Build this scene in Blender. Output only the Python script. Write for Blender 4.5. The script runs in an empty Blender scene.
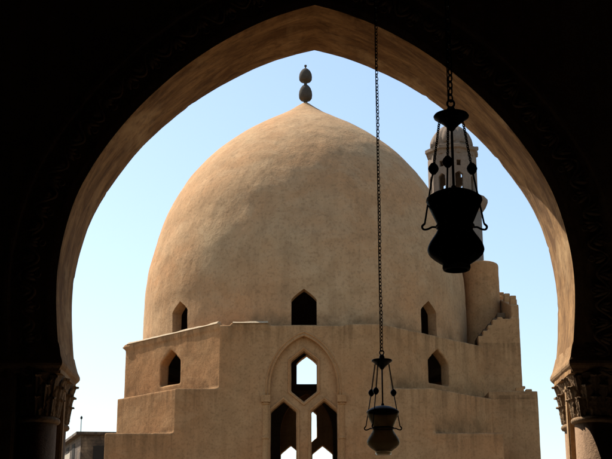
import bpy, bmesh, math, random
from mathutils import Vector, Matrix, noise
random.seed(7)
PI = math.pi
scene = bpy.context.scene
C = scene.collection

# ------------------------------------------------------------------ helpers
def link(name, me, mat=None, parent=None):
    o = bpy.data.objects.new(name, me)
    C.objects.link(o)
    if mat is not None:
        if len(me.materials): me.materials[0] = mat
        else: me.materials.append(mat)
    if parent is not None:
        o.parent = parent
    return o

def obj(name, bm, mat, parent=None, smooth=False, loc=None):
    me = bpy.data.meshes.new(name)
    bm.normal_update()
    bm.to_mesh(me); bm.free()
    if smooth:
        me.polygons.foreach_set('use_smooth', [True]*len(me.polygons))
    o = link(name, me, mat, parent)
    if loc: o.location = loc
    return o

def thing(name, label, cat, loc=(0,0,0), rotz=0, group=None):
    o = bpy.data.objects.new(name, None); C.objects.link(o)
    o.location = loc; o.rotation_euler = (0,0,rotz); o.empty_display_size = .3
    o['label'] = label; o['category'] = cat
    if group: o['group'] = group
    return o

def box(bm, x0, x1, y0, y1, z0, z1, M=None):
    vs = [bm.verts.new((x,y,z)) for z in (z0,z1) for y in (y0,y1) for x in (x0,x1)]
    for f in ((0,2,3,1),(4,5,7,6),(0,1,5,4),(2,6,7,3),(0,4,6,2),(1,3,7,5)):
        bm.faces.new([vs[i] for i in f])
    if M is not None:
        for v in vs: v.co = M @ v.co
    return vs

def lathe(bm, prof, seg=32, cx=0, cy=0, cz=0, fn=None, cap=True):
    rings = []
    for r, z in prof:
        if r < 1e-5:
            rings.append([bm.verts.new((cx,cy,cz+z))])
        else:
            ring = []
            for i in range(seg):
                a = 2*PI*i/seg
                rr = r + (fn(a, z, r) if fn else 0)
                ring.append(bm.verts.new((cx+rr*math.cos(a), cy+rr*math.sin(a), cz+z)))
            rings.append(ring)
    for a, b in zip(rings, rings[1:]):
        if len(a) == 1 and len(b) == 1: continue
        for i in range(seg):
            j = (i+1) % seg
            if len(a) == 1: bm.faces.new((a[0], b[j], b[i]))
            elif len(b) == 1: bm.faces.new((a[i], a[j], b[0]))
            else: bm.faces.new((a[i], a[j], b[j], b[i]))
    if cap:
        if len(rings[0]) > 1: bm.faces.new(rings[0][::-1])
        if len(rings[-1]) > 1: bm.faces.new(rings[-1])

def tube(bm, pts, r, seg=8, closed=False):
    pts = [Vector(p) for p in pts]
    n = len(pts); rings = []
    up = None
    for i in range(n):
        if closed: t = pts[(i+1) % n]-pts[(i-1) % n]
        else: t = pts[min(i+1,n-1)]-pts[max(i-1,0)]
        t.normalize()
        if up is None:
            up = t.orthogonal().normalized()
        up = (up - t*up.dot(t)).normalized()
        s = t.cross(up)
        rr = r[i] if isinstance(r, (list, tuple)) else r
        rings.append([bm.verts.new(pts[i]+rr*(math.cos(2*PI*k/seg)*up+math.sin(2*PI*k/seg)*s)) for k in range(seg)])
    m = n if closed else n-1
    for i in range(m):
        a, b = rings[i], rings[(i+1) % n]
        for k in range(seg):
            l = (k+1) % seg
            bm.faces.new((a[k], a[l], b[l], b[k]))
    if not closed:
        bm.faces.new(rings[0][::-1]); bm.faces.new(rings[-1])

def plate(outer, holes, thick):
    """a filled outline with holes in x,z, from y=0 to y=thick, as a mesh"""
    cu = bpy.data.curves.new('outline', 'CURVE')
    cu.dimensions = '2D'; cu.fill_mode = 'BOTH'; cu.extrude = thick/2
    for loop in [outer]+holes:
        sp = cu.splines.new('POLY'); sp.points.add(len(loop)-1)
        for p, (x, z) in zip(sp.points, loop): p.co = (x, z, 0, 1)
        sp.use_cyclic_u = True
    ob = bpy.data.objects.new('outline', cu); C.objects.link(ob)
    dg = bpy.context.evaluated_depsgraph_get()
    me = bpy.data.meshes.new_from_object(ob.evaluated_get(dg))
    bpy.data.objects.remove(ob); bpy.data.curves.remove(cu)
    me.transform(Matrix(((1,0,0,0),(0,0,-1,thick/2),(0,1,0,0),(0,0,0,1))))
    bm = bmesh.new(); bm.from_mesh(me); bpy.data.meshes.remove(me)
    bmesh.ops.remove_doubles(bm, verts=bm.verts, dist=1e-5)
    bmesh.ops.recalc_face_normals(bm, faces=bm.faces)
    return bm

def merge(dst, src, M=None):
    me = bpy.data.meshes.new('tmp'); src.to_mesh(me); src.free()
    if M is not None: me.transform(M)
    dst.from_mesh(me); bpy.data.meshes.remove(me)

def bake(o):
    dg = bpy.context.evaluated_depsgraph_get(); dg.update()
    me = bpy.data.meshes.new_from_object(o.evaluated_get(dg))
    old = o.data; o.modifiers.clear(); o.data = me
    bpy.data.meshes.remove(old)
    me.name = o.name
    return o

def clouds(size, depth=3):
    t = bpy.data.textures.new('plaster_noise', 'CLOUDS'); t.noise_scale = size; t.noise_depth = depth
    return t

def displace(o, size, amt, depth=3):
    m = o.modifiers.new('d', 'DISPLACE'); m.texture = clouds(size, depth)
    m.texture_coords = 'LOCAL'; m.strength = amt; m.mid_level = .5

def smooth_all(o):
    o.data.polygons.foreach_set('use_smooth', [True]*len(o.data.polygons))

# ------------------------------------------------------------------ materials
def mat_new(name):
    m = bpy.data.materials.new(name); m.use_nodes = True
    nt = m.node_tree; b = nt.nodes['Principled BSDF']
    return m, nt, b

def N(nt, t, **kw):
    n = nt.nodes.new(t)
    for k, v in kw.items(): setattr(n, k, v)
    return n

def noise_node(nt, vec, scale, detail=6, rough=.55, dist=0):
    n = N(nt, 'ShaderNodeTexNoise'); n.inputs['Scale'].default_value = scale
    n.inputs['Detail'].default_value = detail; n.inputs['Roughness'].default_value = rough
    n.inputs['Distortion'].default_value = dist
    nt.links.new(vec, n.inputs['Vector']); return n.outputs['Fac']

def ramp(nt, fac, stops):
    r = N(nt, 'ShaderNodeValToRGB'); e = r.color_ramp.elements
    while len(e) < len(stops): e.new(.5)
    for el, (p, c) in zip(e, stops):
        el.position = p; el.color = (c[0], c[1], c[2], 1) if isinstance(c, tuple) else (c, c, c, 1)
    nt.links.new(fac, r.inputs['Fac']); return r.outputs['Color']

def mixc(nt, fac, a, b, mode='MIX'):
    m = N(nt, 'ShaderNodeMix', data_type='RGBA', blend_type=mode)
    for s, v in ((m.inputs[0], fac), (m.inputs[6], a), (m.inputs[7], b)):
        if isinstance(v, bpy.types.NodeSocket): nt.links.new(v, s)
        elif isinstance(v, tuple): s.default_value = (v[0], v[1], v[2], 1)
        else: s.default_value = v
    return m.outputs[2]

def scaled(nt, vec, s):
    m = N(nt, 'ShaderNodeMapping'); m.inputs['Scale'].default_value = s
    nt.links.new(vec, m.inputs['Vector']); return m.outputs['Vector']

def bumpn(nt, h, strength, dist, prev=None):
    b = N(nt, 'ShaderNodeBump'); b.inputs['Strength'].default_value = strength
    b.inputs['Distance'].default_value = dist
    nt.links.new(h, b.inputs['Height'])
    if prev is not None: nt.links.new(prev, b.inputs['Normal'])
    return b.outputs['Normal']

def plaster(name, base, dark, pink, scale=1.0, bump=1.0, streak=.5, patch=.5, rough_bump=1.0, above=(), below=()):
    """weathered lime plaster: blotches, patches of repair, run-off streaks, hair cracks, splash dirt above
    terraces (above) and dirty run-off under their edges (below), trowelled relief"""
    m, nt, b = mat_new(name)
    tc = N(nt, 'ShaderNodeTexCoord').outputs['Object']
    n1 = noise_node(nt, tc, .30*scale, 5, .6, .4)
    n2 = noise_node(nt, tc, 1.9*scale, 9, .68, .4)
    n3 = noise_node(nt, tc, 14*scale, 6, .65)
    c = mixc(nt, ramp(nt, n1, [(.38, 0.0), (.62, 1.0)]), base, pink)
    c = mixc(nt, ramp(nt, n2, [(.44, 0.0), (.68, .6*patch+.15)]), c, dark)
    pale = tuple(min(1, x*k) for x, k in zip(base, (1.2, 1.24, 1.3)))
    n4 = noise_node(nt, scaled(nt, tc, (1, 1, 1.7)), .8*scale, 6, .6, .9)
    c = mixc(nt, ramp(nt, n4, [(.53, 0.0), (.57, .32*patch), (.70, .6*patch)]), c, pale)
    # repairs with a definite edge
    n5 = noise_node(nt, scaled(nt, tc, (1, 1, 1.3)), .55*scale, 3, .5, 1.4)
    c = mixc(nt, ramp(nt, n5, [(.64, 0.0), (.65, .35*patch)]), c, tuple(x*.72 for x in pink))
    # run-off streaks, broad and thin
    ns = noise_node(nt, scaled(nt, tc, (3.2, 3.2, .16)), 1.6*scale, 5, .6, .25)
    c = mixc(nt, ramp(nt, ns, [(.5, 0.0), (.72, .6*streak)]), c, dark)
    nf = noise_node(nt, scaled(nt, tc, (14, 14, .35)), 1.0*scale, 4, .6, .2)
    c = mixc(nt, ramp(nt, nf, [(.58, 0.0), (.72, .35*streak)]), c, pale)
    c = mixc(nt, ramp(nt, n3, [(.36, .35), (.5, 0.0)]), c, tuple(x*.55 for x in dark))
    if above or below:
        sep = N(nt, 'ShaderNodeSeparateXYZ'); nt.links.new(tc, sep.inputs[0])
        ax = N(nt, 'ShaderNodeMath', operation='ABSOLUTE'); nt.links.new(sep.outputs[0], ax.inputs[0])
        ay = N(nt, 'ShaderNodeMath', operation='ABSOLUTE'); nt.links.new(sep.outputs[1], ay.inputs[0])
        mn_ = N(nt, 'ShaderNodeMath', operation='MINIMUM'); nt.links.new(ax.outputs[0], mn_.inputs[0]); nt.links.new(ay.outputs[0], mn_.inputs[1])
        def band(z0, z1, col, noise_out, strength, cmin=0):
            nonlocal c
            mr = N(nt, 'ShaderNodeMapRange'); nt.links.new(sep.outputs[2], mr.inputs['Value'])
            mr.inputs['From Min'].default_value = z0; mr.inputs['From Max'].default_value = z1
            mr.inputs['To Min'].default_value = strength; mr.inputs['To Max'].default_value = 0
            g = N(nt, 'ShaderNodeMath', operation='GREATER_THAN' if z1 > z0 else 'LESS_THAN'); nt.links.new(sep.outputs[2], g.inputs[0]); g.inputs[1].default_value = z0
            mu = N(nt, 'ShaderNodeMath', operation='MULTIPLY'); nt.links.new(mr.outputs[0], mu.inputs[0]); nt.links.new(g.outputs[0], mu.inputs[1])
            m2 = N(nt, 'ShaderNodeMath', operation='MULTIPLY'); nt.links.new(mu.outputs[0], m2.inputs[0]); nt.links.new(noise_out, m2.inputs[1])
            if cmin:
                g2 = N(nt, 'ShaderNodeMath', operation='GREATER_THAN'); nt.links.new(mn_.outputs[0], g2.inputs[0]); g2.inputs[1].default_value = cmin
                m3 = N(nt, 'ShaderNodeMath', operation='MULTIPLY'); nt.links.new(m2.outputs[0], m3.inputs[0]); nt.links.new(g2.outputs[0], m3.inputs[1]); m2 = m3
            c = mixc(nt, m2.outputs[0], c, col)
        soot = tuple(x*.5 for x in dark)
        na = ramp(nt, n2, [(.38, 0.0), (.62, 1.0)])
        nb_ = ramp(nt, ns, [(.42, 0.0), (.62, 1.0)])
        for z, cm in above: band(z-.02, z+.75, soot, na, .75, cm)
        for z, cm in below: band(z+.12, z-.9, soot, nb_, .5, cm)
    # hair cracks
    vo = N(nt, 'ShaderNodeTexVoronoi', feature='DISTANCE_TO_EDGE'); vo.inputs['Scale'].default_value = .55*scale
    wv = N(nt, 'ShaderNodeVectorMath', operation='ADD')
    nw = N(nt, 'ShaderNodeTexNoise'); nw.inputs['Scale'].default_value = 1.6*scale; nw.inputs['Detail'].default_value = 8; nt.links.new(tc, nw.inputs['Vector'])
    nt.links.new(tc, wv.inputs[0]); nt.links.new(nw.outputs['Color'], wv.inputs[1]); nt.links.new(wv.outputs[0], vo.inputs['Vector'])
    ck = ramp(nt, vo.outputs['Distance'], [(.0, 1.0), (.006, 0.0)])
    ckm = N(nt, 'ShaderNodeMath', operation='MULTIPLY'); nt.links.new(ck, ckm.inputs[0]); nt.links.new(ramp(nt, n1, [(.50, 0.0), (.60, .22)]), ckm.inputs[1])
    c = mixc(nt, ckm.outputs[0], c, tuple(x*.4 for x in dark))
    nt.links.new(c, b.inputs['Base Color'])
    b.inputs['Roughness'].default_value = .95
    b.inputs['Specular IOR Level'].default_value = .08
    nb = noise_node(nt, scaled(nt, tc, (1, 1, .8)), 5*scale, 9, .62, .2)
    nc = noise_node(nt, tc, 30*scale, 4, .6)
    nr = bumpn(nt, nb, .55*bump, .05)
    nr = bumpn(nt, n4, .4*bump, .04, nr)
    nr = bumpn(nt, nc, .5*rough_bump, .012, nr)
    nt.links.new(nr, b.inputs['Normal'])
    return m

Z1, Z2, Z3 = 10.42, 8.30, 6.83      # terrace heights of the fountain house
M_wall  = plaster('fountain_plaster', (.395,.226,.102), (.22,.120,.052), (.405,.203,.084), .9, .45, .6, .6, 1.0, ((Z3, 4.3), (Z2, 2.85)), ((Z3, 4.3), (Z2, 2.85), (Z1, 0)))
M_dome  = plaster('dome_plaster', (.435,.285,.150), (.275,.165,.082), (.455,.245,.112), .7, .9, .65, .55, 1.2, ((Z1, 0),), ())
M_sunrim = plaster('sunlit_rim_edging', (.44,.34,.22), (.28,.19,.11), (.4,.3,.19), 3, .5)  # pale tone stands for the sunlit line on the rims
M_step = plaster('shadowed_step_stone', (.13,.085,.05), (.06,.038,.022), (.12,.075,.04), 2, .6)  # shade on the treads is put into this dark colour
M_inner = plaster('interior_shade_plaster', (.09,.06,.038), (.05,.033,.02), (.08,.052,.032), .8, .6)  # dark tone paints the unlit interior behind the windows
M_trim  = plaster('fountain_trim', (.40,.228,.10), (.22,.115,.048), (.38,.19,.076), 1.4, .7, .3, .4)
M_arch  = plaster('arch_plaster', (.36,.225,.115), (.14,.078,.034), (.31,.17,.075), 2.2, .5, .9, .7, .6)
M_carve = plaster('carved_plaster', (.30,.195,.11), (.13,.08,.045), (.28,.17,.09), 3.0, .8, .3, .6)
M_col   = plaster('column_plaster', (.30,.19,.11), (.16,.10,.06), (.28,.17,.1), 2.5, .4, .5, .4)
M_hall  = plaster('hall_plaster', (.14,.10,.065), (.09,.06,.04), (.13,.09,.055), 1.5, .5, .3, .4)
M_min   = plaster('minaret_limestone', (.215,.16,.115), (.115,.083,.06), (.21,.15,.105), .5, 1.0, .6, .5)

def soffit_mat():
    m, nt, b = mat_new('soffit_plaster')
    uv = N(nt, 'ShaderNodeUVMap').outputs['UV']; tc = N(nt, 'ShaderNodeTexCoord').outputs['Object']
    a = noise_node(nt, scaled(nt, uv, (1.5, 5, 1)), 1, 8, .68, .9)
    bb = noise_node(nt, scaled(nt, uv, (3.2, 15, 1)), 1, 7, .68, .7)
    d = noise_node(nt, tc, 1.1, 6, .6, .5)
    e = noise_node(nt, tc, 16, 6, .6)
    c = mixc(nt, ramp(nt, a, [(.36, 0.0), (.62, 1.0)]), (.38,.212,.086), (.17,.085,.032))
    c = mixc(nt, ramp(nt, bb, [(.50, 0.0), (.64, .65)]), c, (.09,.045,.018))
    c = mixc(nt, ramp(nt, d, [(.54, 0.0), (.66, .6)]), c, (.50,.32,.155))
    c = mixc(nt, ramp(nt, e, [(.34, .35), (.5, 0.0)]), c, (.11,.06,.03))
    nt.links.new(c, b.inputs['Base Color']); b.inputs['Roughness'].default_value = .93
    b.inputs['Specular IOR Level'].default_value = .12
    n = bumpn(nt, a, .35, .03); n = bumpn(nt, bb, .3, .008, n); n = bumpn(nt, noise_node(nt, tc, 26, 6, .6), .35, .008, n)
    nt.links.new(n, b.inputs['Normal']); return m
M_soffit = soffit_mat()
def m_stone_blocks(name, base, dark, sx, sz):
    m, nt, b = mat_new(name)
    tc = N(nt, 'ShaderNodeTexCoord').outputs['Object']
    br = N(nt, 'ShaderNodeTexBrick'); br.inputs['Scale'].default_value = 1
    br.inputs['Brick Width'].default_value = sx; br.inputs['Row Height'].default_value = sz
    br.inputs['Mortar Size'].default_value = .03
    br.inputs['Color1'].default_value = (*base, 1); br.inputs['Color2'].default_value = (*dark, 1)
    br.inputs['Mortar'].default_value = (*[x*.5 for x in dark], 1)
    sep = N(nt, 'ShaderNodeSeparateXYZ'); nt.links.new(tc, sep.inputs[0])
    add = N(nt, 'ShaderNodeMath', operation='ADD'); nt.links.new(sep.outputs[0], add.inputs[0]); nt.links.new(sep.outputs[1], add.inputs[1])
    cmb = N(nt, 'ShaderNodeCombineXYZ'); nt.links.new(add.outputs[0], cmb.inputs[0]); nt.links.new(sep.outputs[2], cmb.inputs[1])
    nt.links.new(cmb.outputs[0], br.inputs['Vector'])
    n2 = noise_node(nt, tc, 1.2, 8, .7, .6)
    n7 = noise_node(nt, scaled(nt, tc, (1, 1, .5)), .9, 6, .7, 1.2)
    c = mixc(nt, ramp(nt, n2, [(.36, 0.0), (.6, .9)]), mixc(nt, .6, br.outputs['Color'], mixc(nt, ramp(nt, n7, [(.4, 0.0), (.6, 1.0)]), base, tuple(x*.4 for x in dark))), tuple(x*.35 for x in dark))
    nt.links.new(c, b.inputs['Base Color']); b.inputs['Roughness'].default_value = .95
    nt.links.new(bumpn(nt, n2, .6, .1), b.inputs['Normal'])
    return m
M_brick = m_stone_blocks('rubble_masonry', (.24,.15,.08), (.12,.072,.038), .5, .22)

def metal(name, base, rough):
    m, nt, b = mat_new(name)
    tc = N(nt, 'ShaderNodeTexCoord').outputs['Object']
    n = noise_node(nt, tc, 18, 6, .6)
    nt.links.new(mixc(nt, ramp(nt, n, [(.35, 0.0), (.7, 1.0)]), base, tuple(x*.5 for x in base)), b.inputs['Base Color'])
    b.inputs['Metallic'].default_value = .6; b.inputs['Roughness'].default_value = rough
    nt.links.new(bumpn(nt, n, .3, .003), b.inputs['Normal'])
    return m
M_iron = metal('blackened_iron', (.03,.026,.022), .6)
M_fin = plaster('weathered_grey_finial', (.085,.072,.055), (.04,.034,.026), (.08,.065,.05), 3, .5)
M_bronze = metal('weathered_bronze', (.10,.088,.07), .55)

def glass(name, col, alpha):
    m, nt, b = mat_new(name)
    tc = N(nt, 'ShaderNodeTexCoord').outputs['Object']
    n = noise_node(nt, tc, 12, 6, .6)
    nt.links.new(mixc(nt, ramp(nt, n, [(.35, 0.0), (.7, 1.0)]), col, tuple(x*.55 for x in col)), b.inputs['Base Color'])
    b.inputs['Roughness'].default_value = .4
    b.inputs['Transmission Weight'].default_value = alpha
    b.inputs['IOR'].default_value = 1.05
    return m
M_glass = glass('dusty_smoked_glass', (.40,.34,.23), .8)
M_glass_dark = glass('opaque_dark_glass', (.02,.018,.015), 0)  # opaque, nearly black glass

def m_ground(name, c1, c2, slab):
    m, nt, b = mat_new(name)
    tc = N(nt, 'ShaderNodeTexCoord').outputs['Object']
    br = N(nt, 'ShaderNodeTexBrick'); br.inputs['Scale'].default_value = 1
    br.inputs['Brick Width'].default_value = slab; br.inputs['Row Height'].default_value = slab*.6
    br.inputs['Mortar Size'].default_value = .012
    br.inputs['Color1'].default_value = (*c1, 1); br.inputs['Color2'].default_value = (*c2, 1)
    br.inputs['Mortar'].default_value = (*[x*.55 for x in c2], 1)
    nt.links.new(tc, br.inputs['Vector'])
    n = noise_node(nt, tc, .6, 8, .6)
    c = mixc(nt, ramp(nt, n, [(.4, 0.0), (.7, .5)]), br.outputs['Color'], tuple(x*.7 for x in c2))
    nt.links.new(c, b.inputs['Base Color']); b.inputs['Roughness'].default_value = .9
    nt.links.new(bumpn(nt, n, .3, .02), b.inputs['Normal'])
    return m
M_court = m_ground('court_paving', (.16,.108,.06), (.13,.086,.046), .9)
M_floor = m_ground('hall_stone_floor', (.09,.07,.05), (.07,.055,.04), .6)
M_earth = m_ground('dusty_earth', (.15,.12,.08), (.13,.10,.07), 40)
def m_wood(name, c):
    m, nt, b = mat_new(name)
    tc = N(nt, 'ShaderNodeTexCoord').outputs['Object']
    n = noise_node(nt, scaled(nt, tc, (12, .6, 6)), 1, 6, .6, .4)
    nt.links.new(mixc(nt, n, c, tuple(x*.4 for x in c)), b.inputs['Base Color']); b.inputs['Roughness'].default_value = .8
    return m
M_wood = m_wood('old_palm_wood', (.10,.06,.035))
M_void, _nt, _b = mat_new('dusty_window_pane'); _b.inputs['Base Color'].default_value = (.03,.024,.018,1); _b.inputs['Roughness'].default_value = .85; _b.inputs['Specular IOR Level'].default_value = .1

# ------------------------------------------------------------------ camera, light
cam = bpy.data.cameras.new('camera'); cam.sensor_width = 36; cam.lens = 1250/612*36
cam.clip_start = .1; cam.clip_end = 3000
co = bpy.data.objects.new('camera', cam); C.objects.link(co)
co.location = (0,0,1.6); co.rotation_euler = (PI/2+math.radians(16.51), 0, 0)
scene.camera = co

sd = Vector((-1.34, 1.0, 2.02)).normalized()
elev = math.asin(sd.z); az = math.atan2(sd.x, sd.y)      # az from +Y towards +X
w = bpy.data.worlds.new('World'); scene.world = w; w.use_nodes = True
nt = w.node_tree; bg = nt.nodes['Background']
sky = nt.nodes.new('ShaderNodeTexSky'); sky.sky_type = 'NISHITA'; sky.sun_disc = False
sky.sun_elevation = elev; sky.sun_rotation = az
sky.air_density = 1.3; sky.dust_density = 1.1; sky.ozone_density = 1.1; sky.altitude = 20
nt.links.new(sky.outputs[0], bg.inputs[0]); bg.inputs[1].default_value = .10
sun = bpy.data.lights.new('sun', 'SUN'); sun.energy = 4.6; sun.angle = math.radians(.53); sun.color = (1,.95,.87)
so = bpy.data.objects.new('sun', sun); C.objects.link(so)
so.rotation_euler = sd.to_track_quat('Z', 'Y').to_euler(); so.location = (-30, 40, 60)
vs = scene.view_settings
scene.display_settings.display_device = 'sRGB'
vs.view_transform = 'Standard'; vs.look = 'None'; vs.gamma = 1; vs.use_curve_mapping = False; vs.exposure = 0.92

# ------------------------------------------------------------------ the setting
def sheet(name, x0, x1, y0, y1, z, mat):
    bm = bmesh.new()
    bm.faces.new([bm.verts.new(p) for p in ((x0,y0,z),(x1,y0,z),(x1,y1,z),(x0,y1,z))])
    o = obj(name, bm, mat); o['kind'] = 'structure'; return o
sheet('ground', -900, 900, -400, 1600, -.02, M_earth)
sheet('courtyard_paving', -46, 46, 12.6, 93, -.006, M_court)
sheet('arcade_floor', -11, 11, -9, 12.6, .0, M_floor)

# ------------------------------------------------------------------ the arcade we look out of
AX = .09; YN = 11.5; YF = 12.35
arc = thing('arcade', 'dark plastered arcade wall with a tall pointed arch framing the domed building', 'arcade', (AX, YN, 0))
half = [(2.362,3.62),(2.385,3.80),(2.412,3.98),(2.440,4.24),(2.450,4.48),(2.445,4.68),(2.408,4.95),(2.352,5.2),(2.285,5.41),(2.15,5.69),
        (1.915,6.06),(1.63,6.395),(1.33,6.68),(1.0,6.935),(.60,7.165),(.28,7.30),(.0,7.375)]
def catmull(P, sub):
    out = []
    for i in range(len(P)-1):
        p0 = P[max(i-1,0)]; p1 = P[i]; p2 = P[i+1]; p3 = P[min(i+2,len(P)-1)]
        for k in range(sub):
            t = k/sub
            out.append(tuple(.5*((2*b)+(c-a)*t+(2*a-5*b+4*c-d)*t*t+(-a+3*b-3*c+d)*t**3) for a,b,c,d in zip(p0,p1,p2,p3)))
    out.append(P[-1]); return out
hp = catmull(half, 9)
for _ in range(60):
    hp = [hp[0]]+[tuple((a+2*b+c)/4 for a, b, c in zip(hp[i-1], hp[i], hp[i+1])) for i in range(1, len(hp)-1)]+[hp[-1]]
arch = [(-x, z) for x, z in hp] + [(x, z) for x, z in hp[::-1][1:]]
NA = len(arch)
nrm = []
for i in range(NA):
    a = Vector(arch[max(i-1,0)]); b = Vector(arch[min(i+1,NA-1)]); t = (b-a).normalized()
    nrm.append(Vector((-t.y, t.x)))           # outward (away from the opening)
nrm[0] = Vector((-1,0)); nrm[-1] = Vector((1,0))
def nz(x, y, z, s): return noise.noise(Vector((x*s, y*s, z*s)))
WX, WZ0, WZ1 = 9.0, 3.62, 9.6
def outer_pt(i):
    x, z = arch[i]
    # map arch points to the rectangle border monotonically
    t = i/(NA-1)
    a = (1-t)*PI
    dx, dz = math.cos(a), math.sin(a)
    k = min(WX/max(abs(dx),1e-6), (WZ1-WZ0)/max(dz,1e-6))
    return (dx*k, WZ0+dz*k)
def wall_mesh():
    bm = bmesh.new()
    T = YF-YN
    cols = []; uvl = bm.loops.layers.uv.new('UVMap'); al = [0.0]
    for i in range(1, NA): al.append(al[-1]+math.dist(arch[i], arch[i-1]))
    # profile across: outer border back face -> arch back edge -> soffit -> arch front edge -> front relief -> outer border front
    offs_f = [.006,.03,.055,.08,.10,.12,.30,.44,.46,.48,.50,.56,1.0]
    def relief(d):
        if .46 <= d <= .50: return -.022
        if .12 <= d <= .44: return .012
        return 0
    for i in range(NA):
        x, z = arch[i]; n = nrm[i]; ox, oz = outer_pt(i)
        wob = .005*nz(x, 0, z, 1.1)
        ring = []
        ring.append((ox, T, oz))
        for d in (1.0, .3, .02): 
            ring.append((x+n.x*d if d < 1 else x+(ox-x)*.5, T+.004*nz(x+d,9,z,4), (z+n.y*d if d < 1 else z+(oz-z)*.5)-(.115*max(0, (z-4.6)/2.78)**2 if d < .1 else 0)))
        # soffit, worn edges
        for k in range(13):
            y = T*(1-k/12)
            e = .008*nz(x*1.0, y*1.2, z, 1.6)+.003*nz(x, y, z, 9)
            edge = .010 if k in (0, 12) else 0
            q = wob*(.5)+e+edge
            chip = 0
            if k in (0, 12):
                chip = max(0, nz(x+7, 3+k, z, 8)-.48)*.05
            ring.append((x+n.x*(q+chip), min(max(y,0.004),T-.004), z+n.y*(q+chip)-.115*(y/T)*max(0, (z-4.6)/2.78)**2))
        for d in offs_f[:-1]:
            ring.append((x+n.x*d, relief(d)+.004*nz(x+d,1,z,6), z+n.y*d))
        mx, mz = x+n.x*.56, z+n.y*.56
        for t in (.35, .7):
            ring.append((mx+(ox-mx)*t, 0, mz+(oz-mz)*t))
        ring.append((ox, 0, oz))
        cols.append([bm.verts.new((p[0], p[1], max(p[2], WZ0) if i in (0, NA-1) else p[2])) for p in ring])
    for i in range(NA-1):
        a, b = cols[i], cols[i+1]
        for k in range(len(a)-1):
            f = bm.faces.new((a[k], a[k+1], b[k+1], b[k]))
            if 3 <= k <= 16:
                f.material_index = 1
                for lp, (ii, kk) in zip(f.loops, ((i,k),(i,k+1),(i+1,k+1),(i+1,k))): lp[uvl].uv = (al[ii], (kk-4)*.07)
        bm.faces.new((a[-1], a[0], b[0], b[-1]))
    bm.faces.new(cols[0][::-1]); bm.faces.new(cols[-1])
    bmesh.ops.recalc_face_normals(bm, faces=bm.faces)
    return bm
aw = obj('wall', wall_mesh(), M_arch, arc)
aw.data.materials.append(M_soffit)
aw.data.polygons.foreach_set('use_smooth', [True]*len(aw.data.polygons))
aw.data.set_sharp_from_angle(angle=math.radians(38)) if hasattr(aw.data, 'set_sharp_from_angle') else None

# carved stucco band that follows the arch: scrolling stems with leaves between the two fillets
bm = bmesh.new()
acc = 0; s = [0]
for i in range(1, NA):
    s.append(s[-1]+(Vector(arch[i])-Vector(arch[i-1])).length)
def at_s(q, d):
    q = max(0, min(s[-1]-1e-4, q)); i = 0
    lo, hi = 0, NA-1
    while hi-lo > 1:
        mid = (lo+hi)//2
        if s[mid] <= q: lo = mid
        else: hi = mid
    t = (q-s[lo])/(s[hi]-s[lo])
    p = Vector(arch[lo]).lerp(Vector(arch[hi]), t); n = nrm[lo].lerp(nrm[hi], t).normalized()
    return (p.x+n.x*d, -.012, p.y+n.y*d)
L = s[-1]; nwave = 34
tube(bm, [at_s(L*k/900, .28+(.07+.02*math.sin(k*.09))*math.sin(2*PI*nwave*k/900+.5*math.sin(k*.031))) for k in range(901)], .016, 6)
for k in range(nwave*2):
    q0 = L*(k+.5)/(nwave*2); sg = 1 if k % 2 == 0 else -1
    for m in (-1, 0, 1):
        jt = .75+.5*random.random(); pts = [at_s(q0+m*.05*t*jt, .28+sg*(.05-.12*t*jt)) for t in (0,.35,.7,1)]
        tube(bm, pts, [.010,.026,.022,.004], 6)
    ctr = at_s(q0, .28-sg*.09)
    tube(bm, [(ctr[0]+.028*math.cos(a), ctr[1], ctr[2]+.028*math.sin(a)) for a in [2*PI*j/10 for j in range(10)]], .008, 5, True)
obj('stucco_band', bm, M_carve, arc, True)

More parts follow.
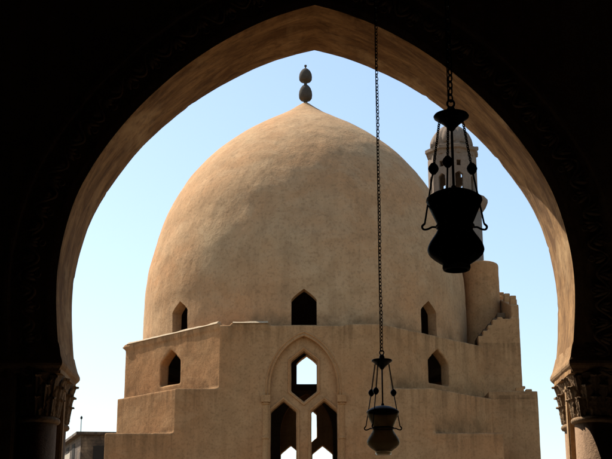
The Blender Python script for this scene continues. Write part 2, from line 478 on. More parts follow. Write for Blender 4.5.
# piers below: core with notched corners, impost, four engaged columns each
def capital_mesh():
    """bell with three ranks of curling leaves, each with a rib and lobed edges, and corner volutes"""
    bm = bmesh.new(); H = .40
    lathe(bm, [(.172,0),(.176,.12),(.184,.24),(.20,.33),(.222,.39),(.222,H)], 48)
    def bell(z): return .172+.05*(max(0, z)/H)**2.4
    def leaf(ph, z0, h, w, curl):
        nu, nv = 22, 10; g = []
        for i in range(nu+1):
            u = i/nu; row = []
            uu = min(u, .74); z = z0+h*uu/.80
            out = .012+.010*math.sin(PI*uu)+curl*.45*(uu/.74)**3
            if u > .74:
                th = (u-.74)/.26*PI*1.15; rho = .30*curl+.004
                out += rho*(1-math.cos(th)); z += rho*math.sin(th)*1.2
            wd = w*(.75+.35*math.sin(PI*u*.9))*(1-.30*max(0, (u-.6)/.4)**2)*(1+.16*math.sin(u*24))
            for k in range(nv+1):
                v = k/nv*2-1
                rr = bell(z)+out*(1-.55*v*v)+.006*math.cos(v*3*PI)*(1-u*.5)+(.008 if abs(v) < .12 else 0)
                a = ph+wd*v/rr
                row.append(bm.verts.new((rr*math.cos(a), rr*math.sin(a), z)))
            g.append(row)
        for i in range(nu):
            for k in range(nv):
                bm.faces.new((g[i][k], g[i][k+1], g[i+1][k+1], g[i+1][k]))
    for k in range(8): leaf(k*PI/4, .0, .17, .062, .026)
    for k in range(8): leaf(k*PI/4+PI/8, .06, .22, .060, .030)
    for k in range(8): leaf(k*PI/4, .17, .20, .050, .026)
    for k in range(4):                                            # corner volutes and a flower between
        a = PI/4+k*PI/2
        c = Vector((.222*math.cos(a), .222*math.sin(a), .35))
        pts = []
        for j in range(26):
            t = j/25; q = t*3.4*PI; rad = .036*(1-t*.8)
            pts.append(c+Vector((math.cos(a), math.sin(a), 0))*rad*math.cos(q)+Vector((0,0,1))*rad*math.sin(q))
        tube(bm, pts, [.009*(1-.5*j/25) for j in range(26)], 6)
        a = k*PI/2; c = Vector((.235*math.cos(a), .235*math.sin(a), .36))
    return bm
def column_parts(parent, x, y):
    e = bmesh.new(); lathe(e, [(.195,0),(.195,.10),(.24,.10),(.24,.05),(.25,.0)][:2]+[(.185,.13),(.17,.16),(.168,3.185)], 48)
    sh = obj('column_shaft', e, M_col, parent, True, (x, y, .12))
    b2 = bmesh.new(); box(b2, -.2,.2,-.2,.2,0,.12); obj('column_base', b2, M_col, parent, False, (x, y, .002))
    r = bmesh.new(); lathe(r, [(.172,0),(.192,.008),(.202,.026),(.196,.046),(.182,.056)], 48)
    ring = obj('astragal', r, M_carve, parent, True, (x, y, 3.17))
    c = bpy.data.objects.new('column_capital', CAP); C.objects.link(c); c.parent = parent; c.location = (x, y, 3.23)
    return sh
bm = capital_mesh(); tmp = obj('column_capital', bm, M_carve, None, True)
displace(tmp, .02, .010); bake(tmp); CAP = tmp.data; smooth_all(tmp); bpy.data.objects.remove(tmp)
T = YF-YN; NT = .38
for sgn in (-1, 1):
    h0, h1 = 2.395, 4.9
    core = [(h0+NT,0),(h1-NT,0),(h1-NT,NT),(h1,NT),(h1,T-NT),(h1-NT,T-NT),(h1-NT,T),(h0+NT,T),(h0+NT,T-NT),(h0,T-NT),(h0,NT),(h0+NT,NT)]
    bm = bmesh.new()
    lo = [bm.verts.new((sgn*x, y, 0)) for x, y in core]; hi = [bm.verts.new((sgn*x, y, 3.62)) for x, y in core]
    n = len(core)
    for i in range(n):
        j = (i+1) % n; bm.faces.new((lo[i], lo[j], hi[j], hi[i]))
    bm.faces.new(lo[::-1]); bm.faces.new(hi)
    bmesh.ops.recalc_face_normals(bm, faces=bm.faces)
    bmesh.ops.bevel(bm, geom=[e for e in bm.edges if abs(e.verts[0].co.z-e.verts[1].co.z) > 1], offset=.012, segments=2, affect='EDGES')
    obj('pier', bm, M_arch, arc)
    # impost slab with a hollow lower edge
    bm = bmesh.new()
    prof = [(-.004,3.535),(.010,3.548),(.020,3.575),(.040,3.60),(.048,3.62),(.046,3.645),(.026,3.69),(.010,3.75),(-.004,3.81),(-.03,3.86)]
    loops = []
    for d, z in prof:
        z += .085
        xa, xb, ya, yb = h0-d, h1+d, -d, T+d
        pl = []
        for (cx, cy, ex, ey) in ((xa,ya,xb,ya),(xb,ya,xb,yb),(xb,yb,xa,yb),(xa,yb,xa,ya)):
            ns = 30 if abs(cx-ex) > 1 else 12
            for q in range(ns):
                px, py = cx+(ex-cx)*q/ns, cy+(ey-cy)*q/ns
                jx = .006*nz(px, py, z, 7); pl.append((sgn*(px+jx), py+.006*nz(py, px, z, 7), z+.005*nz(px, py, 3, 6)))
        loops.append([bm.verts.new(p) for p in pl])
    for a, b in zip(loops, loops[1:]):
        for i in range(len(a)):
            j = (i+1) % len(a); bm.faces.new((a[i], a[j], b[j], b[i]))
    bm.faces.new(loops[0][::-1]); bm.faces.new(loops[-1])
    bmesh.ops.recalc_face_normals(bm, faces=bm.faces)
    obj('impost', bm, M_arch, arc)
    for x in (h0+.19, h1-.19):
        for y in (.19, T-.19):
            column_parts(arc, sgn*x, y)
# unseen infill added beyond the piers to block light; hall keeping the view dark
for sgn in (-1, 1):
    bm = bmesh.new(); a, b = sorted((sgn*5.0, sgn*9.0)); box(bm, a, b, .02, T-.02, 0, 3.618); obj('added_infill', bm, M_arch, arc)
bm = bmesh.new(); box(bm, -9.6, 9.6, -20.3, -19.7, 0, 9.6); obj('rear_wall', bm, M_hall, arc)
for sgn in (-1, 1):
    bm = bmesh.new(); a, b = sorted((sgn*9.01, sgn*9.6)); box(bm, a, b, -19.69, T, 0, 9.6); obj('side_wall', bm, M_hall, arc)
bm = bmesh.new(); box(bm, -9.6, 9.6, -20.3, T+.1, 9.604, 9.9); obj('roof', bm, M_wood, arc)
bm = bmesh.new()
for k in range(24): box(bm, -9.0, 9.0, -19.4+k*.82, -19.22+k*.82, 9.38, 9.602)
obj('roof_beams', bm, M_wood, arc)
bm = bmesh.new(); box(bm, -9.6, 9.6, T-.35, T+.05, 9.904, 11.0); obj('parapet', bm, M_arch, arc)

# ------------------------------------------------------------------ domed fountain house
BX, BY, HW = -.04, 47.5, 6.5
Z1, Z2, Z3 = 10.42, 8.30, 6.83
CA, CB = 2.78, 4.22                 # where the chamfers of the upper tiers begin
fh = thing('domed_fountain_house', 'large square ochre plastered building with stepped corners under a pointed dome', 'building', (BX+.02, BY, 0), math.radians(-.45))
def pointed(cx, w, z0, zs, za, n=8):
    """pointed opening: vertical jambs to zs, slightly curved sides to the apex za"""
    L_ = [(cx-w, z0), (cx-w, zs)]
    for k in range(1, n):
        t = k/n; L_.append((cx-w*(1-t**1.0)*(1+.10*math.sin(PI*t)), zs+(za-zs)*t**.95*(1+.03*math.sin(PI*t))))
    R_ = [(2*cx-x, z) for x, z in L_[::-1]]
    return L_+[(cx, za)]+R_
def bigarch(cx, w, z0, zs, za, n=20):
    L_ = [(cx-w, z0), (cx-w, zs)]
    for k in range(1, n):
        t = k/n
        a = t*PI/2
        L_.append((cx-w*math.cos(a)**.95, zs+(za-zs)*(math.sin(a)*.60+t*.40)))
    R_ = [(2*cx-x, z) for x, z in L_[::-1]]
    return L_+[(cx, za)]+R_
solid = bmesh.new()
TH = .9
AZ = (1.11, 8.30, 10.04)             # portal arch half width, spring, apex
def facade_outline(hw):
    return [(-hw,0),(hw,0),(hw,Z3),(CB,Z3),(CB,Z2),(CA,Z2),(CA,Z1),(-CA,Z1),(-CA,Z2),(-CB,Z2),(-CB,Z3),(-hw,Z3)]
for q in range(4):
    hw = HW if q % 2 == 0 else HW-TH+.05
    o2 = facade_outline(hw)
    bmf = plate(o2, [bigarch(0, AZ[0], 3.4, AZ[1], AZ[2]), pointed(0, .9, .3, 2.2, 2.9)], TH)
    R = Matrix.Rotation(q*PI/2, 4, 'Z') @ Matrix.Translation((0, -HW, 0))
    merge(solid, bmf, R)
# chamfer walls
for q in range(4):
    for (c0, z0, z1, win) in ((CA, Z2-.3, Z1, True), (CB, Z3-.3, Z2, False)):
        Lc = (HW-c0)*math.sqrt(2)
        holes = [pointed(Lc/2, .56, 8.72, 9.48, 9.95)] if win else []
        bmf = plate([(0,z0),(Lc,z0),(Lc,z1),(0,z1)], holes, .38)
        R = Matrix.Rotation(q*PI/2, 4, 'Z') @ Matrix.Translation((-HW, -c0, 0)) @ Matrix.Rotation(-PI/4, 4, 'Z')
        merge(solid, bmf, R)
# ledge slabs over the corners and the roof slab with its round opening
def octo(c): return [(-c,-HW),(c,-HW),(HW,-c),(HW,c),(c,HW),(-c,HW),(-HW,c),(-HW,-c)]
def flat_slab(outer, holes, z0, z1):
    b_ = plate(outer, holes, z1-z0)
    bmesh.ops.transform(b_, matrix=Matrix(((1,0,0,0),(0,0,1,0),(0,-1,0,z1),(0,0,0,1))), verts=b_.verts)
    return b_
def circ(r, n=64): return [(r*math.cos(2*PI*i/n), r*math.sin(2*PI*i/n)) for i in range(n)]
inset = .04
e = HW-inset
merge(solid, flat_slab([(x*e/HW, y*e/HW) for x, y in octo(CA)], [circ(5.45)], Z1-.3, Z1))
for q in range(4):
    for c_, c2_, zz_ in ((CB, CA-.3, Z2), (e, CB-.3, Z3)):
        poly = [(-e,-c_),(-c_,-e),(-c2_,-e),(-c2_,-e+.85),(-e+.85,-c2_),(-e,-c2_)]
        if c_ == e: poly = poly[1:]
        merge(solid, flat_slab(poly, [], zz_-.28, zz_), Matrix.Rotation(q*PI/2, 4, 'Z'))
# low kerb / uneven plaster coping on the terraces
box(solid, -CA+.35, -1.15, -HW-.02, -HW+.3, Z1-.1, Z1+.07)
box(solid, 1.4, CA-.2, -HW-.0, -HW+.3, Z1-.1, Z1+.035)
Mch = Matrix.Translation((-HW, -CA, 0)) @ Matrix.Rotation(-PI/4, 4, 'Z')
box(solid, -.05, (HW-CA)*math.sqrt(2)-.1, -.03, .3, Z1-.1, Z1+.075, Mch)
box(solid, -.16, .3, -.06, .3, Z1-.06, Z1+.0, Mch)
o = obj('wall', solid, M_wall, fh)
rm = o.modifiers.new('r', 'REMESH'); rm.mode = 'VOXEL'; rm.voxel_size = .045; rm.use_smooth_shade = True
displace(o, 1.6, .045, 2); displace(o, .3, .010, 3)
bake(o); smooth_all(o)
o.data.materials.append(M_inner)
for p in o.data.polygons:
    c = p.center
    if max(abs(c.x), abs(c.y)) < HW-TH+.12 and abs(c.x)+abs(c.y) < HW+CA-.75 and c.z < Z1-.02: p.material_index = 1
for q in range(4):
    b = plate(pointed(0, .95, .02, 2.2, 2.95), [], .12)
    bmesh.ops.transform(b, matrix=Matrix.Rotation(q*PI/2, 4, 'Z') @ Matrix.Translation((0, -HW+.4, 0)), verts=b.verts)
    obj('door', b, M_wood, fh)  # unseen, added shut so less daylight enters the interior

# stair house against the right side: a stepped parapet climbing to the roof, merlons on the far parapet
st = bmesh.new()
box(st, 6.40, 8.10, -4.2, 4.3, 0, 8.57)                                   # lower block
z_of = lambda x: 0
steps = [(6.30,10.62),(6.48,10.80),(6.66,11.0),(6.84,11.2),(7.02,11.4),(7.20,11.5),(7.50,11.44),(7.82,11.46)]
pf = [(6.30,8.3),(7.82,8.3)]+[]
outline = [(6.30,8.3),(7.82,8.3),(7.82,11.46)]
for (xa, za), (xb, zb) in list(zip(steps, steps[1:]))[::-1]:
    outline += [(xb, za+.22), (xa, za+.22)] if False else [(xb, zb), (xa, zb)]
clean = []
for p in outline:
    if not clean or (abs(p[0]-clean[-1][0])+abs(p[1]-clean[-1][1])) > 1e-4: clean.append(p)
merge(st, plate(clean, [], .35), Matrix.Translation((0, -2.82, 0)))
# right wall running back and climbing
side = [(-2.8,8.3),(3.4,8.3),(3.4,13.3),(1.3,13.05),(-.4,12.7),(-2.8,11.95)]
merge(st, plate(side, [], .28), Matrix.Translation((7.815, 0, 0)) @ Matrix.Rotation(PI/2, 4, 'Z'))
box(st, 6.2, 7.7, -2.7, 3.4, 8.3, 10.45)
stair = obj('stair_house', st, M_wall, fh)
rm = stair.modifiers.new('r', 'REMESH'); rm.mode = 'VOXEL'; rm.voxel_size = .032; rm.use_smooth_shade = True
displace(stair, 1.4, .03, 2); displace(stair, .3, .012, 3); bake(stair); smooth_all(stair)
for k, (y, z) in enumerate(((-2.5,12.0),(-1.1,12.42),(.35,12.82),(1.75,13.08))):
    bm = bmesh.new(); h = .36
    box(bm, -.12, .12, -.17, .17, -.12, h*.55); box(bm, -.11, .11, -.09, .09, h*.55-.01, h)
    bmesh.ops.bevel(bm, geom=bm.edges[:], offset=.02, segments=1, affect='EDGES')
    obj('merlon', bm, M_trim, fh, False, (7.67, y, z))
# stair treads coloured dark to stand in for the shadow band
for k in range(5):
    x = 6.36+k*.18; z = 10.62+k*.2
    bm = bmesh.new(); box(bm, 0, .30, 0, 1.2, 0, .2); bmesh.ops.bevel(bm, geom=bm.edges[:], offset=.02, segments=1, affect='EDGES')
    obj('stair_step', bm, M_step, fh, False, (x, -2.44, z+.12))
# rubble left on the block
rb = bmesh.new()
for (x, y, z, a, b, c) in ((7.50,-4.05,8.55,.28,.2,.16),(7.82,-4.0,8.55,.22,.2,.10),(7.66,-3.9,8.68,.13,.12,.1),(7.2,-3.9,8.55,.2,.2,.07)):
    box(rb, x-a/2, x+a/2, y-b/2, y+b/2, z, z+c)
bmesh.ops.bevel(rb, geom=rb.edges[:], offset=.02, segments=1, affect='EDGES')
obj('loose_masonry', rb, M_trim, fh)
# round turret beside the dome
bm = bmesh.new(); lathe(bm, [(.72,8.0),(.72,12.0),(.71,13.0),(.70,14.05),(.66,14.14),(.0,14.16)], 64)
tr = obj('turret', bm, M_wall, fh, True, (6.80, -.35, 0))
bmesh_t = None
m = tr.modifiers.new('s', 'REMESH'); m.mode = 'VOXEL'; m.voxel_size = .05; m.use_smooth_shade = True
displace(tr, .8, .05); bake(tr); smooth_all(tr)

# dome and drum shell with eight pointed windows
prof = [(6.21,10.30),(6.205,11.5),(6.205,12.3),(6.17,13.0),(6.08,13.8),(5.84,14.8),(5.50,15.9),(4.87,17.1),(4.19,18.0),(3.5,18.7),(2.8,19.27),(2.2,19.68),
        (1.6,20.04),(1.1,20.34),(.7,20.6),(.4,20.83),(.2,20.99),(.1,21.06)]
dp = catmull(prof, 9)
dm = bmesh.new(); SEG = 300
def dome_shell(bm):
    rings = []
    for (r, z) in dp:
        rings.append([(r, z)])
    allr = dp[:]
    inner = [(max(r-.40,.0) if r > .9 else 0, z-.35 if r < 5.9 else z) for r, z in dp[::3]]
    inner = [p for p in inner if p[0] > .3][::-1]
    def mk(r, z, disp):
        out = []
        for i in range(SEG):
            a = 2*PI*i/SEG; x, y = math.cos(a), math.sin(a)
            rr = r
            if disp:
                rr += .045*nz(x*r, y*r, z, .4)+.020*nz(x*r, y*r, z, 1.5)+.012*nz(x*r, y*r, z*.7, 3.6)
            out.append(bm.verts.new((x*rr, y*rr, z)))
        return out
    R1 = [mk(r, z, True) for r, z in allr]
    top = bm.verts.new((0, 0, 21.10))
    R2 = [mk(r, z, False) for r, z in inner]
    itop = bm.verts.new((0, 0, inner[0][1]+.15))
    def br(a, b):
        for i in range(SEG):
            j = (i+1) % SEG; bm.faces.new((a[i], a[j], b[j], b[i]))
    for a, b in zip(R1, R1[1:]): br(a, b)
    for i in range(SEG):
        j = (i+1) % SEG; bm.faces.new((R1[-1][i], R1[-1][j], top)); bm.faces.new((R2[0][j], R2[0][i], itop))
    for a, b in zip(R2, R2[1:]): br(a, b)
    br(R2[-1], R1[0])
dome_shell(dm)
bmesh.ops.recalc_face_normals(dm, faces=dm.faces)
dome = obj('dome', dm, M_dome, fh, True)
cut = bmesh.new()
for k in range(8):
    a = k*PI/4
    pb = plate(pointed(0, .43, 10.48, 11.36, 11.74), [], 1.8)
    merge(cut, pb, Matrix.Rotation(a, 4, 'Z') @ Matrix.Translation((0, -7.0, 0)))
cutter = obj('cutter', cut, M_dome)
cutter.location = fh.location; cutter.rotation_euler = fh.rotation_euler
bo = dome.modifiers.new('b', 'BOOLEAN'); bo.operation = 'DIFFERENCE'; bo.object = cutter; bo.solver = 'EXACT'
bpy.context.view_layer.update()
bake(dome); smooth_all(dome)
try: dome.data.set_sharp_from_angle(angle=math.radians(40))
except Exception as ex: print('sharp', ex)
bpy.data.objects.remove(cutter)
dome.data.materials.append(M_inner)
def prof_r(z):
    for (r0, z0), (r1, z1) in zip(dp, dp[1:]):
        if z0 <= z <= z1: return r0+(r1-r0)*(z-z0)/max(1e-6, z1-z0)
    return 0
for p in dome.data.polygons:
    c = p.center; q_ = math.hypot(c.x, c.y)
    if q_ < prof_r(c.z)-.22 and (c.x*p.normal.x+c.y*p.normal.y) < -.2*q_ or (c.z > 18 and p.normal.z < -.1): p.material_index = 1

# thin uneven edging added on the terrace rims, its pale colour painting the sunlit line
def edging(x0, x1, M):
    bm = bmesh.new(); n = max(4, int((x1-x0)/.12)); rows = []
    for k in range(n+1):
        x = x0+(x1-x0)*k/n; h = .045+.03*nz(x, 3, 1, 2.5)
        rows.append([bm.verts.new(M @ Vector(p)) for p in ((x, -.055, 0), (x, -.06, .012), (x, .03, max(.03, h+.04)), (x, .12, max(.03, h+.04)), (x, .12, 0))])
    for a, b in zip(rows, rows[1:]):
        for k in range(5): bm.faces.new((a[k], b[k], b[(k+1) % 5], a[(k+1) % 5]))
    bm.faces.new(rows[0][::-1]); bm.faces.new(rows[-1]); bmesh.ops.recalc_face_normals(bm, faces=bm.faces)
    obj('edging', bm, M_sunrim, fh)
edging(.1, (HW-CA)*math.sqrt(2)-.15, Matrix.Translation((0, 0, Z1+.06)) @ Mch)
edging(-CA+.4, -1.2, Matrix.Translation((0, -HW, Z1+.055)))
# finial: two pointed bulbs and a bead
fin = [(.09,21.0),(.075,21.12),(.11,21.15),(.11,21.19),(.21,21.20),(.262,21.28),(.275,21.42),(.262,21.56),(.22,21.69),(.15,21.80),(.07,21.87),(.06,21.90),(.07,21.96),
       (.075,22.0),(.21,22.02),(.258,22.09),(.268,22.21),(.252,22.34),(.20,22.46),(.12,22.55),(.06,22.59),(.03,22.62),(.025,22.66),(.055,22.69),(.05,22.745),(.0,22.77)]
bm = bmesh.new(); lathe(bm, fin, 28); obj('finial', bm, M_fin, fh, True)

# window tracery inside each portal arch: hexagon light over a pair
def hexa(cx, w, z0, z1, zs0, zs1): return [(cx, z0), (cx+w, zs0), (cx+w, zs1), (cx, z1), (cx-w, zs1), (cx-w, zs0)]
def tracery():
    outer = bigarch(0, AZ[0]+.12, 3.3, AZ[1], AZ[2]+.05)
    H1 = hexa(0, .425, 7.87, 9.57, 8.22, 9.23)
    H2 = hexa(-.672, .425, 4.6, 7.90, 5.0, 7.54); H3 = hexa(.672, .425, 4.6, 7.90, 5.0, 7.54)
    b = plate(outer, [H1, H2, H3], .42); return b, (H1, H2, H3)
def ring_pts(poly, d):
    c = Vector((sum(p[0] for p in poly)/6, sum(p[1] for p in poly)/6)); out = []
    n = len(poly)
    for i in range(n):
        p0, p1, p2 = Vector(poly[i-1]), Vector(poly[i]), Vector(poly[(i+1) % n])
        n1 = Vector(((p1-p0).y, -(p1-p0).x)).normalized(); n2 = Vector(((p2-p1).y, -(p2-p1).x)).normalized()
        if n1.dot(p1-c) < 0: n1 = -n1
        if n2.dot(p1-c) < 0: n2 = -n2
        b = (n1+n2).normalized(); out.append(tuple(p1+b*d/max(.3, b.dot(n1))))
    return out
for q in range(4):
    R = Matrix.Rotation(q*PI/2, 4, 'Z') @ Matrix.Translation((0, -HW, 0))
    b, hs = tracery()
    bmesh.ops.transform(b, matrix=R @ Matrix.Translation((0, .13, 0)), verts=b.verts)
    o = obj('window_tracery', b, M_wall, fh)
    rm = o.modifiers.new('r', 'REMESH'); rm.mode = 'VOXEL'; rm.voxel_size = .035; rm.use_smooth_shade = True
    displace(o, .5, .02); bake(o); smooth_all(o)
    for hx in hs:
        b = plate(ring_pts(hx, .105), [ring_pts(hx, .035)], .05)
        bmesh.ops.bevel(b, geom=[e_ for e_ in b.edges if len(e_.link_faces) == 2 and e_.calc_face_angle() > .8], offset=.012, segments=1, affect='EDGES')
        bmesh.ops.transform(b, matrix=R @ Matrix.Translation((0, .095, 0)), verts=b.verts)
        obj('window_frame', b, M_trim, o)
    # arch moulding round the recess
    for (d0, d1, pr) in ((.0, .06, .028), (.10, .16, .016)):
        A = bigarch(0, AZ[0]+d1, 8.05, AZ[1], AZ[2]+d1*1.1); B = bigarch(0, AZ[0]+d0, 8.05, AZ[1], AZ[2]+d0*1.1)
        b = plate(A[:-0 or None] , [], .06); b.free()
        bm = bmesh.new(); rows = []
        for (xa, za), (xb, zb) in zip(A, B):
            rows.append([bm.verts.new(p) for p in ((xa, .05, za), (xa, -pr*.6, za), ((xa+xb)/2, -pr, (za+zb)/2), (xb, -pr*.6, zb), (xb, .05, zb))])
        for r0, r1 in zip(rows, rows[1:]):
            for k in range(5): bm.faces.new((r0[k], r0[(k+1) % 5], r1[(k+1) % 5], r1[k]))
        bm.faces.new(rows[0]); bm.faces.new(rows[-1][::-1])
        bmesh.ops.recalc_face_normals(bm, faces=bm.faces)
        bmesh.ops.transform(bm, matrix=R, verts=bm.verts)
        obj('arch_moulding', bm, M_trim, fh, True)
    for sx in (-1, 1):
        bm = bmesh.new(); X = sx*(AZ[0]+.14)
        lathe(bm, [(.10,3.6),(.10,6.62),(.125,6.64),(.125,6.70),(.10,6.72),(.10,7.74),(.13,7.77),(.13,7.81),(.105,7.83)], 20, X, .02)
        box(bm, X-.15, X+.15, -.135, .12, 7.83, 8.06)
        bmesh.ops.transform(bm, matrix=R, verts=bm.verts)
        obj('colonette', bm, M_trim, fh)
# ------------------------------------------------------------------ minaret beyond
mn = thing('minaret', 'pale stone minaret with a ribbed helmet top rising behind the right side of the dome', 'minaret', (13.0, 105, 0), math.radians(10))
bm = bmesh.new(); box(bm, -4, 4, -4, 4, 0, 16); box(bm, -4.2, 4.2, -4.2, 4.2, 15.5, 16.02)
bmesh.ops.bevel(bm, geom=bm.edges[:], offset=.08, segments=1, affect='EDGES'); obj('base', bm, M_min, mn)
bm = bmesh.new(); lathe(bm, [(2.6,16),(2.5,21),(2.46,28),(2.42,34.25)], 48)
obj('shaft', bm, M_min, mn, True)
bm = bmesh.new(); lathe(bm, [(2.40,33.9),(2.55,34.3),(2.78,34.6),(2.95,34.85),(3.0,35.0),(3.0,35.25),(2.85,35.3),(2.3,35.32)], 16); obj('gallery', bm, M_min, mn)
# octagonal pavilion with windows cut on every side
bm = bmesh.new()
ro = 2.0; side_w = 2*ro*math.tan(PI/8)
for k in range(8):
    holes = [pointed(0, .36, 35.9, 37.25, 37.5, 5)] if k % 2 == 0 else [pointed(0, .34, 35.9, 37.1, 37.4, 5)]
    holes.append([(-.2,38.0),(.2,38.0),(.2,38.55),(-.2,38.55)])
    pb = plate([(-side_w/2+.01,35.25),(side_w/2-.01,35.25),(side_w/2-.01,39.2),(-side_w/2+.01,39.2)], holes, .4)
    merge(bm, pb, Matrix.Rotation(k*PI/4, 4, 'Z') @ Matrix.Translation((0, -ro, 0)))
obj('pavilion', bm, M_min, mn)
bm = bmesh.new()
lathe(bm, [(1.98,39.15),(2.12,39.2),(2.2,39.5),(2.42,39.62),(2.45,39.9),(2.25,39.98),(1.9,40.02),(1.9,40.35),(1.7,40.36)], 8)
obj('cornice', bm, M_min, mn)
for k in range(8):      # little horns above the cornice
    a = PI/8+k*PI/4; bm = bmesh.new(); box(bm, -.16, .16, -.16, .16, 0, .34)
    bmesh.ops.bevel(bm, geom=bm.edges[:], offset=.05, segments=1, affect='EDGES')
    obj('cornice_horn', bm, M_min, mn, False, (2.2*math.cos(a), 2.2*math.sin(a), 39.9))
dmp = catmull([(1.8,40.3),(1.84,40.6),(1.74,41.0),(1.5,41.5),(1.12,41.95),(.68,42.3),(.3,42.55),(.12,42.72)], 5)
bm = bmesh.new(); lathe(bm, dmp, 96, fn=lambda a, z, r: .06*r*abs(math.sin(8*a))-.03)
obj('ribbed_dome', bm, M_min, mn, True)
bm = bmesh.new(); lathe(bm, [(.12,42.7),(.08,42.8),(.22,42.95),(.22,43.1),(.07,43.25),(.05,43.35),(.14,43.45),(.13,43.56),(.03,43.7),(.02,44.1),(0,44.12)], 16)
obj('finial', bm, M_bronze, mn, True)

# ------------------------------------------------------------------ flat-roofed block, lower left
fb = thing('flat_roofed_building', 'distant flat-roofed rubble stone building low behind the left of the domed building', 'building', (-16.1, 90, 0))
dL = Vector((-2.9, 8.0, 0)).normalized(); 
def quad_prism(bm, pts, z0, z1):
    lo = [bm.verts.new((p[0], p[1], z0)) for p in pts]; hi = [bm.verts.new((p[0], p[1], z1)) for p in pts]
    n = len(pts)
    for i in range(n):
        j = (i+1) % n; bm.faces.new((lo[i], lo[j], hi[j], hi[i]))
    bm.faces.new(lo[::-1]); bm.faces.new(hi)
    bmesh.ops.recalc_face_normals(bm, faces=bm.faces)
A0 = Vector((0,0,0)); A1 = Vector((9,.8,0)); Bk = dL*14
bm = bmesh.new(); quad_prism(bm, [A0, A1, A1+Bk, A0+Bk], 0, 12.95)
obj('wall', bm, M_brick, fb)
def off(p, q): return (p.x+q[0], p.y+q[1])
bm = bmesh.new(); quad_prism(bm, [off(A0,(-.3,-.25)), off(A1,(.2,-.25)), off(A1+Bk,(.2,.25)), off(A0+Bk,(-.3,.2))], 12.95, 13.15)
obj('roof_slab', bm, M_brick, fb)
M_conc = plaster('balcony_concrete', (.5,.43,.34), (.3,.25,.19), (.48,.4,.3), 1.2, .5, .5, .5)
for z in (9.0, 12.0):
    bm = bmesh.new(); p = A0+dL*1.2; q = A0+dL*12; nn = Vector((-.94,-.34,0))*.55
    quad_prism(bm, [p, p+nn, q+nn, q], z-1.0, z-.85)
    bal = obj('balcony', bm, M_conc, fb)
    bm = bmesh.new(); quad_prism(bm, [p+nn*.85, p+nn*.98, q+nn*.98, q+nn*.85], z-.845, z-.2); obj('balcony_wall', bm, M_conc, bal)
for k in range(4):
    for z in (8.3, 11.4):
        c = A0+dL*(2.4+k*2.6); bm = bmesh.new(); nn = Vector((-.94,-.34,0))*.03
        quad_prism(bm, [c-nn, c+nn, c+nn+dL*1.0, c-nn+dL*1.0], z, z+1.2); obj('window', bm, M_void, fb)
for k in range(4):
    for z in (8.2, 11.0):
        x = .9+k*2.1; bm = bmesh.new(); box(bm, x, x+.75, -.03+x*.09-.02, .06+x*.09, z, z+1.15)
        obj('window', bm, M_void, fb)
# aerial mast on the roof
bm = bmesh.new(); tube(bm, [(0,0,0),(0,0,1.1)], .03, 6); lathe(bm, [(0,.98),(.07,1.02),(.09,1.1),(.06,1.2),(0,1.25)], 12)
obj('aerial', bm, M_iron, fb, False, (-.15, .6, 13.14))
# pale loaf of rubble/roof shed in front of it
sh = thing('roof_shed', 'small pale shed with a sloping roof in front of the distant flat-roofed building', 'shed', (-14.9, 80, 0))
bm = bmesh.new()
quad_prism(bm, [Vector((-.9,0,0)), Vector((.9,0,0)), Vector((.9,3,0)), Vector((-.9,3,0))], 0, 9.45)
obj('wall', bm, M_conc, sh)
bm = bmesh.new(); v = [bm.verts.new(p) for p in ((-1.05,-.15,9.455),(1.05,-.15,9.455),(1.05,3.15,9.455),(-1.05,3.15,9.455),(-1.05,-.15,9.55),(1.05,-.15,10.1),(1.05,3.15,10.1),(-1.05,3.15,9.55))]
for f in ((0,3,2,1),(4,5,6,7),(0,1,5,4),(1,2,6,5),(2,3,7,6),(3,0,4,7)): bm.faces.new([v[i] for i in f])
obj('roof', bm, M_conc, sh)

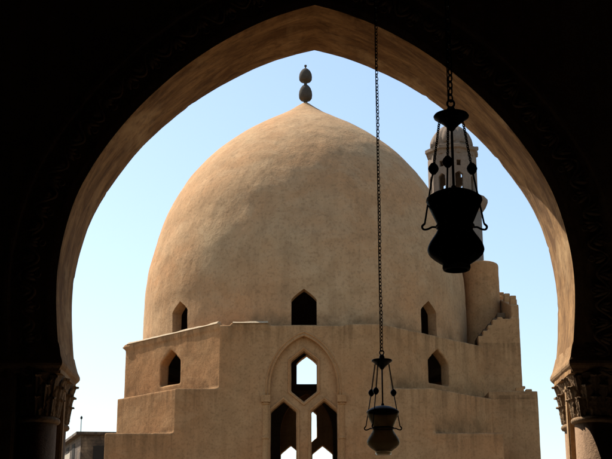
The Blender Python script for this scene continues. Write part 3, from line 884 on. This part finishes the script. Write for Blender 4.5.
# ------------------------------------------------------------------ hanging lamps
def make_lamp(name, label, x, y, ztop, S, azs, glass_m, foot_m, rot, link_l, ceil=9.38):
    """origin at the cap; S = scale (large lamp = 1)"""
    t = thing(name, label, 'lamp', (x, y, ztop), rot, 'glass lamps hanging on chains in the arch')
    zz = lambda z: z*S
    # cap: shallow dish with a cone below and a loop above
    bm = bmesh.new()
    lathe(bm, [(.010,.05),(.017,.045),(.022,.03),(.02,.02),(.04,.014),(.077,.010),(.081,.004),(.079,-.002),(.060,-.016),(.040,-.032),(.022,-.05),(.010,-.066),(.0,-.068)][::-1], 40)
    tube(bm, [(.016*math.cos(a), 0, .066+.018*math.sin(a)) for a in [2*PI*k/16 for k in range(16)]], .005, 6, True)
    cap = obj('cap', bm, M_iron, t, True)
    # centre rod
    bm = bmesh.new(); tube(bm, [(0,0,-.06),(0.0,0,-.36)], .006, 8); obj('centre_rod', bm, M_iron, t, True)
    # hangers with beads
    top_z, bead_z, hook_z = -.022, -.245, -.503
    for a in azs:
        ca, sa = math.cos(a), math.sin(a)
        bm = bmesh.new()
        P0 = Vector((.055*ca, .055*sa, top_z)); P1 = Vector((.088*ca, .088*sa, bead_z)); P2 = Vector((.134*ca, .134*sa, hook_z))
        # chain-like twisted wire from cap to bead
        n = 22
        for k in range(n):
            c0 = P0.lerp(P1, (k+.5)/n); d = (P1-P0).normalized(); s_ = d.orthogonal().normalized()
            if k % 2: s_ = d.cross(s_)
            l = (P1-P0).length/n*.72
            tube(bm, [c0+d*l*math.cos(u)+s_*.0055*math.sin(u) for u in [2*PI*j/8 for j in range(8)]], .0024, 5, True)
        tube(bm, [P1, P1.lerp(P2,.5), P2], .0042, 6)
        # curled hook and arm to the waist
        arm = [P2, P2+Vector((.012*ca,.012*sa,-.012)), P2+Vector((.006*ca,.006*sa,-.026)), P2+Vector((-.012*ca,-.012*sa,-.026)),
               P2+Vector((-.03*ca,-.03*sa,-.018)), Vector((.095*ca,.095*sa,-.520)), Vector((.075*ca,.075*sa,-.522))]
        tube(bm, [tuple(p) for p in catmull([tuple(q) for q in arm], 4)], .0052, 6)
        hg = obj('hanger', bm, M_iron, t, True)
        bm = bmesh.new(); lathe(bm, [(0,.030),(.010,.026),(.021,.012),(.0245,0),(.021,-.012),(.010,-.026),(0,-.030)][::-1], 20)
        obj('bead', bm, M_iron, hg, True, tuple(P1))
    # lid: low dome
    bm = bmesh.new(); lathe(bm, [(0,-.347),(.02,-.348),(.06,-.356),(.095,-.371),(.118,-.386),(.124,-.392),(.126,-.402),(.118,-.405)][::-1], 48, cap=False)
    lathe(bm, [(.0,-.328),(.010,-.331),(.012,-.340),(.010,-.350)][::-1], 16)
    obj('lid', bm, M_iron, t, True)
    # funnel and bulb of glass
    g = [(.120,-.404),(.122,-.41),(.116,-.425),(.105,-.45),(.092,-.48),(.080,-.508),(.0755,-.522),(.078,-.536),(.088,-.556),(.104,-.580),(.118,-.603),(.1245,-.622),(.125,-.634),
         (.118,-.650),(.100,-.668),(.078,-.684),(.063,-.694),(.059,-.700)]
    inner = [(r-.005, z) for r, z in g][::-1]
    bm = bmesh.new(); lathe(bm, catmull(g, 3)[::-1] , 56, cap=False)
    gl = obj('glass_vase', bm, glass_m, t, True)
    m = gl.modifiers.new('s', 'SOLIDIFY'); m.thickness = .004; m.offset = -1; 
    bpy.context.view_layer.update(); bake(gl); smooth_all(gl)
    bm = bmesh.new()
    lathe(bm, [(.079,-.514),(.086,-.517),(.087,-.524),(.080,-.528)][::-1], 48, cap=False); obj('waist_ring', bm, M_iron, t, True)
    bm = bmesh.new(); lathe(bm, [(.050,-.724),(.058,-.722),(.062,-.712),(.061,-.700),(.056,-.700),(.054,-.712),(.050,-.724)], 40, cap=False)
    obj('foot', bm, foot_m, t, True)
    # chain up to the roof beam
    bm = bmesh.new(); z = .078; k = 0; top = (ceil-ztop)/S
    L_ = link_l/S; w_ = L_*.36; wr = L_*.115
    while z < top:
        ang = PI/2*(k % 2)+.55+.15*math.sin(k*.37); cx = .002*math.sin(k*.21)
        ca, sa = math.cos(ang), math.sin(ang)
        pts = []
        for j in range(12):
            u = 2*PI*j/12; px = w_*math.sin(u); pz = L_*.62*math.cos(u)
            pts.append((cx+px*ca, px*sa, z+L_*.5+pz))
        tube(bm, pts, wr, 5, True); z += L_; k += 1
    obj('chain', bm, M_iron, t, True)
    bm = bmesh.new(); tube(bm, [(-.012,0,.07),(-.010,.004,top*.3),(-.013,0,top*.6),(-.010,0,top)], .0028/S*1.0, 5); obj('lifting_wire', bm, M_iron, t, True)
    t.scale = (S, S, S)
    return t
M_footc = glass('clear_dusty_glass', (.80,.75,.62), .85)
M_foot = plaster('glint_foot', (.30,.27,.22), (.10,.085,.065), (.28,.25,.2), 8, .3)  # pale colour stands in for the glint along the bottom rim
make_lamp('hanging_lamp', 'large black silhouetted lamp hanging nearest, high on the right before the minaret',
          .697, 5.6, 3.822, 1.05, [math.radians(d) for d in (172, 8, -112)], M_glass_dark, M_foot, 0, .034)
make_lamp('hanging_lamp', 'smaller smoky glass lamp hanging low on a long chain before the building wall',
          .565, 9.2, 3.305, .955, [math.radians(d) for d in (165, 10, -128)], M_glass, M_footc, 0, .028)

print('objects', len(bpy.data.objects), 'polys', sum(len(o.data.polygons) for o in bpy.data.objects if o.type == 'MESH'))
